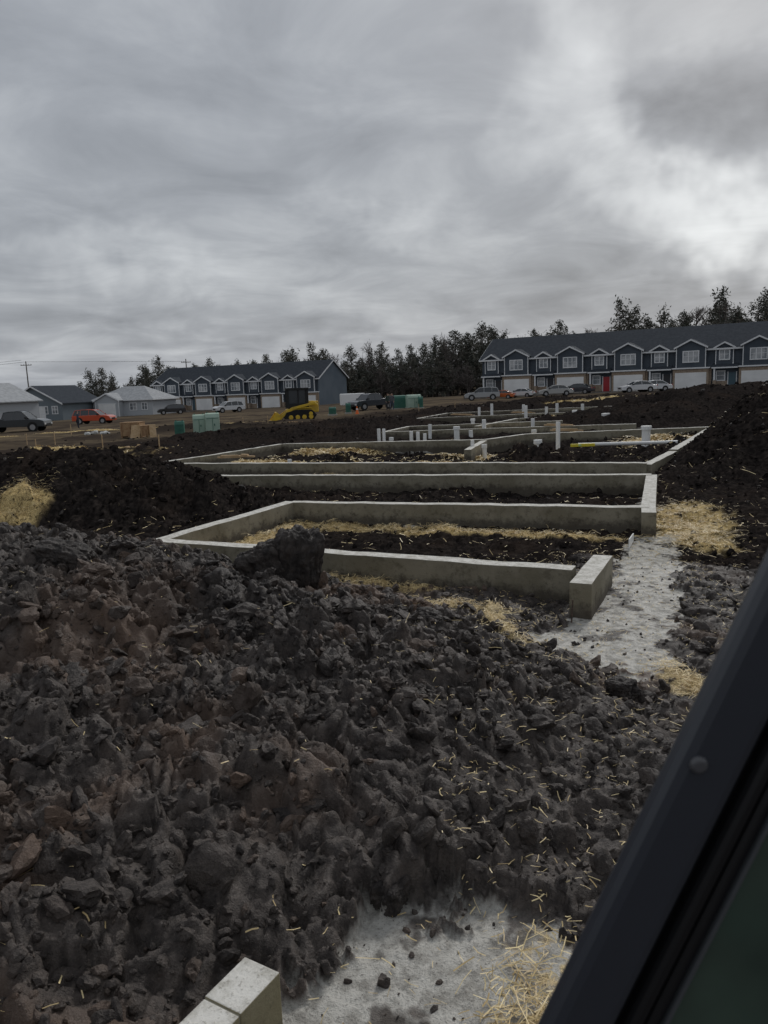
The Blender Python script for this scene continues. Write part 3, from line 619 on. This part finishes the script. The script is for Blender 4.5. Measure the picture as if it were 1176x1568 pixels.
def loader(x,y,ang):
    e=empty('track_loader',(x,y,gz(x,y)-.05),math.radians(ang));Y_=mat('loader_yellow',(.66,.43,.03),.45,.4,noise=(3,(.48,.32,.05),.45,.7))
    e.scale=(1.12,1.12,1.12)
    tr=MB();tp=[(-1.0,.05),(.95,.05),(1.2,.3),(1.0,.66),(.3,.82),(-.9,.80),(-1.25,.42)]
    tr.prism(tp,-1.02,-.58);tr.prism(tp,.58,1.02)
    for s in(-1,1):
        for wx in(-.8,-.3,.2,.7): tr.cyl((wx,s*1.01,.28),(wx,s*1.05,.28),.17,n=12,m=1)
        tr.cyl((-.8,s*1.01,.52),(-.8,s*1.05,.52),.15,n=12,m=1)
    tr.obj('tracks',[tire,Y_],e,bevel=.03)
    b=MB();b.prism([(-1.45,.60),(.9,.50),(1.0,.85),(.5,.95),(-.5,1.1),(-.65,1.45),(-1.45,1.42)],-.56,.56);b.obj('chassis',[Y_],e,bevel=.04)
    c=MB()
    for s in(-1,1):
        for px,w_ in((-.60,.12),(.05,.05),(.85,.10)): c.box(px-w_,px+w_,s*.53-.04,s*.53+.04,.95,2.3)
        c.box(-.6,.85,s*.53-.045,s*.53+.045,.95,1.30)
    c.box(-.76,.98,-.62,.62,2.28,2.45);c.box(-.58,.78,-.5,.5,.90,1.1);c.box(-.35,.15,-.28,.28,1.1,1.9);c.obj('cab_frame',[blackp],e,bevel=.02)
    g=MB();g.box(-.5,.78,-.515,-.505,1.3,2.28);g.box(-.5,.78,.505,.515,1.3,2.28);g.box(-.66,-.65,-.45,.45,1.3,2.28);g.obj('cab_glass',[mat('cab_glass',(.045,.05,.055),.15,.5)],e)
    a=MB()
    for s in(-1,1):
        y0,y1=(s*.80-.07,s*.80+.07);a.prism([(-1.40,1.15),(-1.15,1.38),(.6,1.02),(1.45,.45),(1.6,.15),(1.45,.10),(1.25,.32),(.45,.86),(-1.1,1.18)],min(y0,y1),max(y0,y1))
        a.cyl((-.9,s*.8,.95),(.5,s*.8,.95),.05,n=8)
    a.obj('lift_arms',[Y_],e,bevel=.02)
    k=MB();k.prism([(1.5,.02),(2.3,.0),(2.33,.04),(1.75,.10),(1.62,.30),(1.8,.66),(1.72,.70),(1.48,.5)],-1.0,1.0)
    for s in(-1,1): k.prism([(1.5,.02),(2.25,.02),(1.78,.66),(1.5,.5)],s*1.0-.02,s*1.0+.02)
    k.obj('bucket',[Y_],e,bevel=.01)
loader(-6.9,66,191)
# ------------------------------------------------------------------ site boxes
gpale=mat('pale_green_paint',(.36,.47,.38),.55,.3,noise=(2,(.30,.40,.33),.4,.7));gdk=mat('dark_green_paint',(.035,.12,.09),.55,.3,noise=(2,(.05,.15,.11),.4,.7));pad=mat('pad_concrete',(.35,.34,.31),.9,.1)
def transformer(x,y,ang,w,d,h,m,name='transformer_box'):
    e=empty(name,(x,y,gz(x,y)),math.radians(ang));p=MB();p.box(-w/2-.1,w/2+.1,-d/2-.1,d/2+.1,-.3,.1);p.obj('pad',[pad],e,bevel=.02)
    b=MB();b.prismx([(-d/2,.1),(d/2,.1),(d/2,h*.98),(0,h),(-d/2+.12,h*.96),(-d/2,h*.80)],-w/2,w/2);b.obj('cabinet',[m],e,bevel=.03)
    f=MB();f.box(-.012,.012,-d/2-.012,-d/2-.002,.14,h*.76);f.box(-w/2+.08,w/2-.08,-d/2-.010,-d/2-.003,h*.74,h*.76);f.box(w*.1,w*.1+.05,-d/2-.05,-d/2-.012,h*.4,h*.5)
    for s in(-1,1): f.cyl((s*w*.35,0,h*.98),(s*w*.35,0,h+.06),.04,n=8)
    f.obj('door_seams',[gdk],e)
transformer(-11.3,48.3,12,.75,.9,1.25,gpale);transformer(-10.4,48,12,.85,.95,1.30,gpale);transformer(-12.1,46.6,8,.55,.5,.95,gdk,'utility_pedestal')
transformer(2.1,84,10,1.3,1.1,1.45,gdk);transformer(3.6,83,10,1.5,1.1,1.45,gpale);transformer(-3.2,78,5,.5,.5,1.0,gdk,'utility_pedestal');transformer(-4.6,75,5,.7,.6,.75,gdk,'utility_pedestal');transformer(4.3,82,0,.5,.5,1.2,gdk,'utility_pedestal')
osb=mat('osb_board',(.30,.18,.10),.8,.2,noise=(7,(.38,.25,.14),.4,.6));osb2=mat('osb_board_light',(.50,.36,.22),.8,.2,noise=(7,(.42,.29,.16),.4,.6))
def crate(x,y,ang,w,d,h):
    e=empty('plywood_crate',(x,y,gz(x,y)),math.radians(ang));b=MB()
    b.box(-w/2,w/2,-d/2,-d/2+.03,.1,h);b.box(-w/2,w/2,d/2-.03,d/2,.1,h);b.box(-w/2,-w/2+.03,-d/2+.03,d/2-.03,.1,h);b.box(w/2-.03,w/2,-d/2+.03,d/2-.03,.1,h);b.box(-w/2-.02,w/2+.02,-d/2-.02,d/2+.02,h,h+.03)
    b.obj('panels',[osb],e)
    s=MB()
    for k in(-.45,0,.45): s.box(k*w-.04,k*w+.04,-d/2-.045,-d/2-.003,.1,h);s.box(k*w-.05,k*w+.05,-d/2,d/2,0,.098)
    s.obj('battens',[osb],e)
    p=MB();p.prismx([(-d/2-.5,.0),(-d/2-.46,.0),(-d/2-.07,.8),(-d/2-.11,.8)],w*.15,w*.65);p.obj('leaning_board',[osb2],e)
crate(-16.0,50,-5,1.25,1.0,.95);crate(-14.9,49.3,20,.8,.8,.72)
def rubble(name,x,y,n,s,m,sp=4):
    V=[];F_=[];o=0
    for i in range(n):
        v,f=clod_proto(2,500+i+int(abs(x)*10));v=v*s*random.uniform(.5,1.1)+np.array([random.uniform(-1,1)*s*sp,random.uniform(-1,1)*s*2,s*.4]);V.append(v);F_.append(f+o);o+=len(v)
    ob=npmesh(name,np.concatenate(V),np.concatenate(F_),[m],smooth=False);ob.location=(x,y,gz(x,y));return ob
wm=mat('white_debris',(.62,.62,.60),.8,.2,noise=(8,(.45,.45,.43),.4,.6))
rubble('debris_pile',-21.5,58,9,.30,wm);rubble('debris_pile',-9.5,30,5,.12,osb2);rubble('debris_pile',.75,5.75,1,.03,wm);rubble('debris_pile',-6.5,58,7,.18,osb)
mb=MB()
for x,y in((-19,45),(-13,36),(-22,48),(-9.5,33),(-11,62),(3,60),(-17,38),(-24,60),(-8,55),(6,62)): z=gz(x,y);mb.box(x-.02,x+.02,y-.02,y+.02,z-.1,z+random.uniform(.5,.9))
mb.obj('survey_stakes',[osb2])
mb=MB();mb.prism([(0,0),(.5,0),(.5,.10),(0,.12)],0,.012);o_=mb.obj('plastic_strip',[pvc]);o_.location=(3.1,9.55,.02);o_.rotation_euler=(0,0,math.radians(66))
for x,y,l,a in((-4.3,22.0,.8,.5),(-3.9,22.1,.5,-.2),(6.5,27,1.2,.2),(9.9,22.5,1.5,1.0),(7,30,1.3,-.3),(8.3,45,1.4,0),(5,47,1.5,-.4)):
    mb=MB();mb.box(-l/2,l/2,-.07,.07,0,.04);mb.box(-l/2+.1,l/2-.2,-.05,.09,.042,.08);ob=mb.obj('lumber_board',[osb2],bevel=.003);ob.location=(x,y,gzb(x,y)+.33);ob.rotation_euler=(0,.05,a)
mb=MB();mb.cyl((0,0,0),(0,0,.03),.22,n=16);mb.cyl((0,0,.03),(0,0,.75),.15,.03,n=16);mb.cyl((0,0,.4),(0,0,.52),.104,.08,n=16,m=1);ob=mb.obj('traffic_cone',[mat('cone_orange',(.75,.16,.03),.5,.4),white]);ob.location=(-2.2,74,gz(-2.2,74))
e=empty('utility_trailer',(-3.4,97,gz(-3.4,97)),math.radians(8));b=MB();b.box(-1.5,1.5,-.9,.9,.5,1.9);b.obj('box',[gdoor],e,bevel=.08)
b=MB();[b.cyl((wx,s*.86,.35),(wx,s*1.0,.35),.34,n=16) for wx in(-.4,.4) for s in(-1,1)];b.box(1.5,2.6,-.05,.05,.42,.52);b.obj('wheels',[tire],e)
# ------------------------------------------------------------------ PEOPLE
skin=mat('skin',(.42,.27,.20),.6,.3);hair=mat('hair',(.04,.03,.025),.8,.2)
def person(x,y,ang,jacket,pants,arm=0):
    J=mat('jacket',jacket,.8,.2);Pn=mat('pants',pants,.85,.2)
    vs=[(0,0,.98),(0,0,1.15),(0,0,1.38),(0,.01,1.50),(0,.02,1.60),(0,.01,1.70),
        (.10,0,.92),(.13,.02,.50),(.14,-.03,.09),(.14,.14,.04),(-.10,0,.92),(-.14,-.03,.50),(-.15,.0,.09),(-.15,.17,.04),
        (.19,0,1.42),(.25,-.02,1.15),(.26,.10+arm,.93),(-.19,0,1.42),(-.26,-.02,1.15),(-.25,.10,.90),(.25,.13+arm,.87),(-.25,.13,.84)]
    rad=[.155,.14,.16,.06,.085,.09,.10,.068,.048,.035,.10,.068,.048,.035,.075,.052,.036,.075,.052,.036,.03,.03]
    es=[(0,1),(1,2),(2,3),(3,4),(4,5),(0,6),(6,7),(7,8),(8,9),(0,10),(10,11),(11,12),(12,13),(2,14),(14,15),(15,16),(2,17),(17,18),(18,19),(16,20),(19,21)]
    me=bpy.data.meshes.new('figure');me.from_pydata(vs,es,[]);o=bpy.data.objects.new('tmp',me);scene.collection.objects.link(o)
    o.modifiers.new('s','SKIN')
    for i,r in enumerate(rad): me.skin_vertices[0].data[i].radius=(r*(1.15 if i in(0,1,2) else 1),r*.8 if i in(0,1,2) else r)
    me.skin_vertices[0].data[0].use_root=True
    sb=o.modifiers.new('d','SUBSURF');sb.levels=2;sb.render_levels=2
    dg=bpy.context.evaluated_depsgraph_get();nm=bpy.data.meshes.new_from_object(o.evaluated_get(dg));bpy.data.objects.remove(o)
    nm.materials.clear()
    for m in(J,Pn,skin,hair,blackp): nm.materials.append(m)
    for p in nm.polygons:
        c=p.center;p.use_smooth=True
        p.material_index=4 if c.z<.10 else 1 if (c.z<.93 and abs(c.x)<.215) else (3 if (c.z>1.70 or (c.z>1.60 and c.y<0)) else 2) if c.z>1.50 else (2 if (abs(c.x)>.2 and c.z<.93) else 0)
    e=empty('person',(x,y,gz(x,y)),math.radians(ang));b=bpy.data.objects.new('body',nm);scene.collection.objects.link(b);b.parent=e
    h=MB()
    for s,hy,hz in((1,.13+arm,.87),(-1,.13,.84)):
        for k,l in enumerate((.065,.08,.085,.075)): h.cyl((s*.25,hy-.03+k*.02,hz-.01),(s*.245,hy-.03+k*.022+.01,hz-l),.009,.006,6)
        h.cyl((s*.24,hy+.03,hz+.02),(s*.21,hy+.06,hz-.03),.010,.007,6)
    h.obj('fingers',[skin],e)
    f=MB();f.cyl((0,.09,1.66),(0,.125,1.625),.012,.018,6);f.cyl((.095,0,1.62),(.105,0,1.66),.02,.025,6);f.cyl((-.095,0,1.62),(-.105,0,1.66),.02,.025,6);f.obj('nose_and_ears',[skin],e)
    f=MB();[f.cyl((s*.032,.085,1.665),(s*.032,.098,1.665),.009,n=6) for s in(-1,1)];f.obj('eyes',[hair],e)
person(1.25,80,160,(.10,.10,.11),(.06,.07,.10),.05)
person(-30.4,78,-60,(.05,.06,.09),(.03,.035,.05))
person(.85,81,200,(.05,.07,.06),(.05,.05,.05))
# ------------------------------------------------------------------ VEHICLE DOOR FRAME (photo taken from inside a truck)
e=empty('truck_door_frame',(0,0,2.2))
A=Vector((.3205,.63,-.1457));T=Vector((-.4017,0,-.9158));Nn=Vector((.9158,0,-.4017));
def strip(mb,o0,o1,y0,y1,t0=-.75,t1=.62,m=0):
    P=[A+T*t+Nn*o+Vector((0,yy-.63,0)) for t in(t0,t1) for o,yy in((o0,y0),(o1,y0),(o1,y1),(o0,y1))]
    i=len(mb.v);mb.v+=[tuple(p) for p in P]
    for q in((0,1,2,3),(7,6,5,4),(0,4,5,1),(1,5,6,2),(2,6,7,3),(3,7,4,0)): mb.f.append(tuple(i+a for a in q));mb.m.append(m)
trimb=mat('frame_plastic',(.034,.038,.048),.34,.5,bump=(600,.15,.001));seal=mat('rubber_seal',(.008,.008,.009),.45,.4);inner_glint=mat('inner_trim_glint',(.07,.075,.08),.35,.45)  # inner lip coloured lighter, a painted light reflection along the glass edge
mb=MB();strip(mb,-.003,.053,.600,.63);mb.obj('outer_trim',[trimb],e,bevel=.010)
mb=MB();strip(mb,.0525,.063,.618,.63);mb.obj('channel',[seal],e)
mb=MB();strip(mb,.0625,.077,.602,.63);strip(mb,.081,.095,.608,.63);mb.obj('rubber_seal',[seal],e,bevel=.006)
mb=MB();strip(mb,.0955,.100,.606,.63);mb.obj('glass_run',[inner_glint],e,bevel=.002)
mb=MB();strip(mb,.099,.80,.622,.627,-.5,.62);mb.obj('window_glass',[mat('glass_painted_reflection',(.024,.038,.032),.10,.7,noise=(4,(.055,.090,.070),.4,.65))],e)  # dark interior and green reflection are painted into the pane's colour
mb=MB();c=A+T*.19+Nn*.012;mb.cyl((c.x,.5955,c.z),(c.x,.6005,c.z),.0062,.0085,24);mb.obj('screw_cover',[mat('screw',(.08,.08,.085),.35,.5)],e,bevel=.002,smooth=False)
mb=MB();mb.box(-.1,1.2,.58,.72,-1.5,-.72);mb.obj('door_panel',[trimb],e,bevel=.03)
# ------------------------------------------------------------------ SKY / LIGHT
w=bpy.data.worlds.new('World');scene.world=w;w.use_nodes=True;nt=w.node_tree
try:
    w.cycles.sampling_method='MANUAL';w.cycles.sample_map_resolution=256
except Exception as ex: print(ex)
for n in list(nt.nodes): nt.nodes.remove(n)
k=NT(nt);out=k.n('ShaderNodeOutputWorld')
sky=k.n('ShaderNodeTexSky',sky_type='NISHITA');sky.sun_disc=False;sky.sun_elevation=math.radians(38);sky.sun_rotation=math.radians(28);sky.air_density=1.5;sky.dust_density=3
bg1=k.n('ShaderNodeBackground');bg1.inputs[1].default_value=.10;k.l(sky.outputs[0],bg1.inputs[0])
D_=k.n('ShaderNodeTexCoord').outputs['Generated']
sep=k.n('ShaderNodeSeparateXYZ');k.l(D_,sep.inputs[0]);zz=k.math('ADD',k.math('MAXIMUM',sep.outputs[2],0.0),.16)
cmb=k.n('ShaderNodeCombineXYZ');k.l(k.math('DIVIDE',sep.outputs[0],zz),cmb.inputs[0]);k.l(k.math('DIVIDE',sep.outputs[1],zz),cmb.inputs[1]);C=cmb.outputs[0]
n1=k.noise(C,.55,3,.50,.4);n2=k.noise(C,1.9,6,.58,.5)
v=k.math('ADD',k.math('MULTIPLY',k.math('SUBTRACT',n1,.5),.55),k.math('MULTIPLY',k.math('SUBTRACT',n2,.5),.50))
v=k.math('ADD',v,.41)
wn=k.n('ShaderNodeTexNoise');wn.inputs['Scale'].default_value=6;wn.inputs['Detail'].default_value=4;wn.inputs['Roughness'].default_value=.6;k.l(D_,wn.inputs['Vector'])
off=k.n('ShaderNodeVectorMath',operation='SUBTRACT');k.l(wn.outputs['Color'],off.inputs[0]);off.inputs[1].default_value=(.5,.5,.5)
sc_=k.n('ShaderNodeVectorMath',operation='SCALE');k.l(off.outputs[0],sc_.inputs[0]);sc_.inputs['Scale'].default_value=.22
dw=k.n('ShaderNodeVectorMath',operation='ADD');k.l(D_,dw.inputs[0]);k.l(sc_.outputs[0],dw.inputs[1])
def lobe(c,rx,rz,amp):
    global v
    s=k.n('ShaderNodeVectorMath',operation='SUBTRACT');k.l(dw.outputs[0],s.inputs[0]);s.inputs[1].default_value=c
    m=k.n('ShaderNodeVectorMath',operation='MULTIPLY');k.l(s.outputs[0],m.inputs[0]);m.inputs[1].default_value=(1/rx,1/max(rx,.3),1/rz)
    ln=k.n('ShaderNodeVectorMath',operation='LENGTH');k.l(m.outputs[0],ln.inputs[0])
    g=k.math('SUBTRACT',1.,k.rmp(ln.outputs['Value'],0,1.))
    v=k.math('ADD',v,k.math('MULTIPLY',g,amp))
lobe((.405,.9,.160),.20,.065,.42);lobe((.30,.91,.19),.10,.05,.18);lobe((.22,.915,.33),.11,.15,.24);lobe((.27,.91,.25),.06,.09,.16);lobe((-.30,.94,.155),.20,.05,.15);lobe((.015,.98,.2),.09,.05,.14)
lobe((.36,.88,.27),.12,.08,-.18);lobe((-.1,.93,.28),.3,.08,-.08);lobe((.45,.89,.08),.3,.05,-.10);lobe((-.05,1,.06),.5,.035,.05);lobe((-.25,.95,.08),.3,.03,-.05)
v=k.math('MAXIMUM',v,.17);v=k.math('MINIMUM',v,.92)
cr=k.n('ShaderNodeValToRGB');el=cr.color_ramp.elements;el[0].position=.15;el[0].color=(.165,.180,.208,1);el[1].position=.90;el[1].color=(.90,.93,.95,1)
e2=el.new(.40);e2.color=(.355,.377,.413,1);k.l(v,cr.inputs['Fac'])
bg2=k.n('ShaderNodeBackground');k.l(cr.outputs[0],bg2.inputs[0]);bg2.inputs[1].default_value=1.
mx=k.n('ShaderNodeMixShader');mx.inputs[0].default_value=.95;k.l(bg1.outputs[0],mx.inputs[1]);k.l(bg2.outputs[0],mx.inputs[2]);k.l(mx.outputs[0],out.inputs[0])
sd=bpy.data.lights.new('sun','SUN');sd.energy=1.5;sd.angle=math.radians(16);sd.color=(1,.98,.95);so=bpy.data.objects.new('sun',sd);scene.collection.objects.link(so)
d=Vector((math.sin(math.radians(28))*math.cos(math.radians(38)),math.cos(math.radians(28))*math.cos(math.radians(38)),math.sin(math.radians(38))));so.rotation_euler=d.to_track_quat('Z','Y').to_euler()
# ------------------------------------------------------------------ CAMERA
r=math.radians(2.2);p=math.radians(9.45);cam=bpy.data.cameras.new('camera');cam.sensor_fit='VERTICAL';cam.sensor_height=36;cam.lens=36*1178/1568;cam.clip_start=.02;cam.clip_end=6000
cam.dof.use_dof=True;cam.dof.focus_distance=8;cam.dof.aperture_fstop=9
R0=Vector((1,0,0));U0=Vector((0,math.sin(p),math.cos(p)));Fw=Vector((0,math.cos(p),-math.sin(p)))
R1=R0*math.cos(r)-U0*math.sin(r);U1=R0*math.sin(r)+U0*math.cos(r)
M=Matrix((R1,U1,-Fw)).transposed().to_4x4();M.translation=Vector((0,0,2.2))
co=bpy.data.objects.new('camera',cam);scene.collection.objects.link(co);co.matrix_world=M;scene.camera=co
scene.view_settings.view_transform='Standard';scene.view_settings.look='None';scene.view_settings.exposure=0
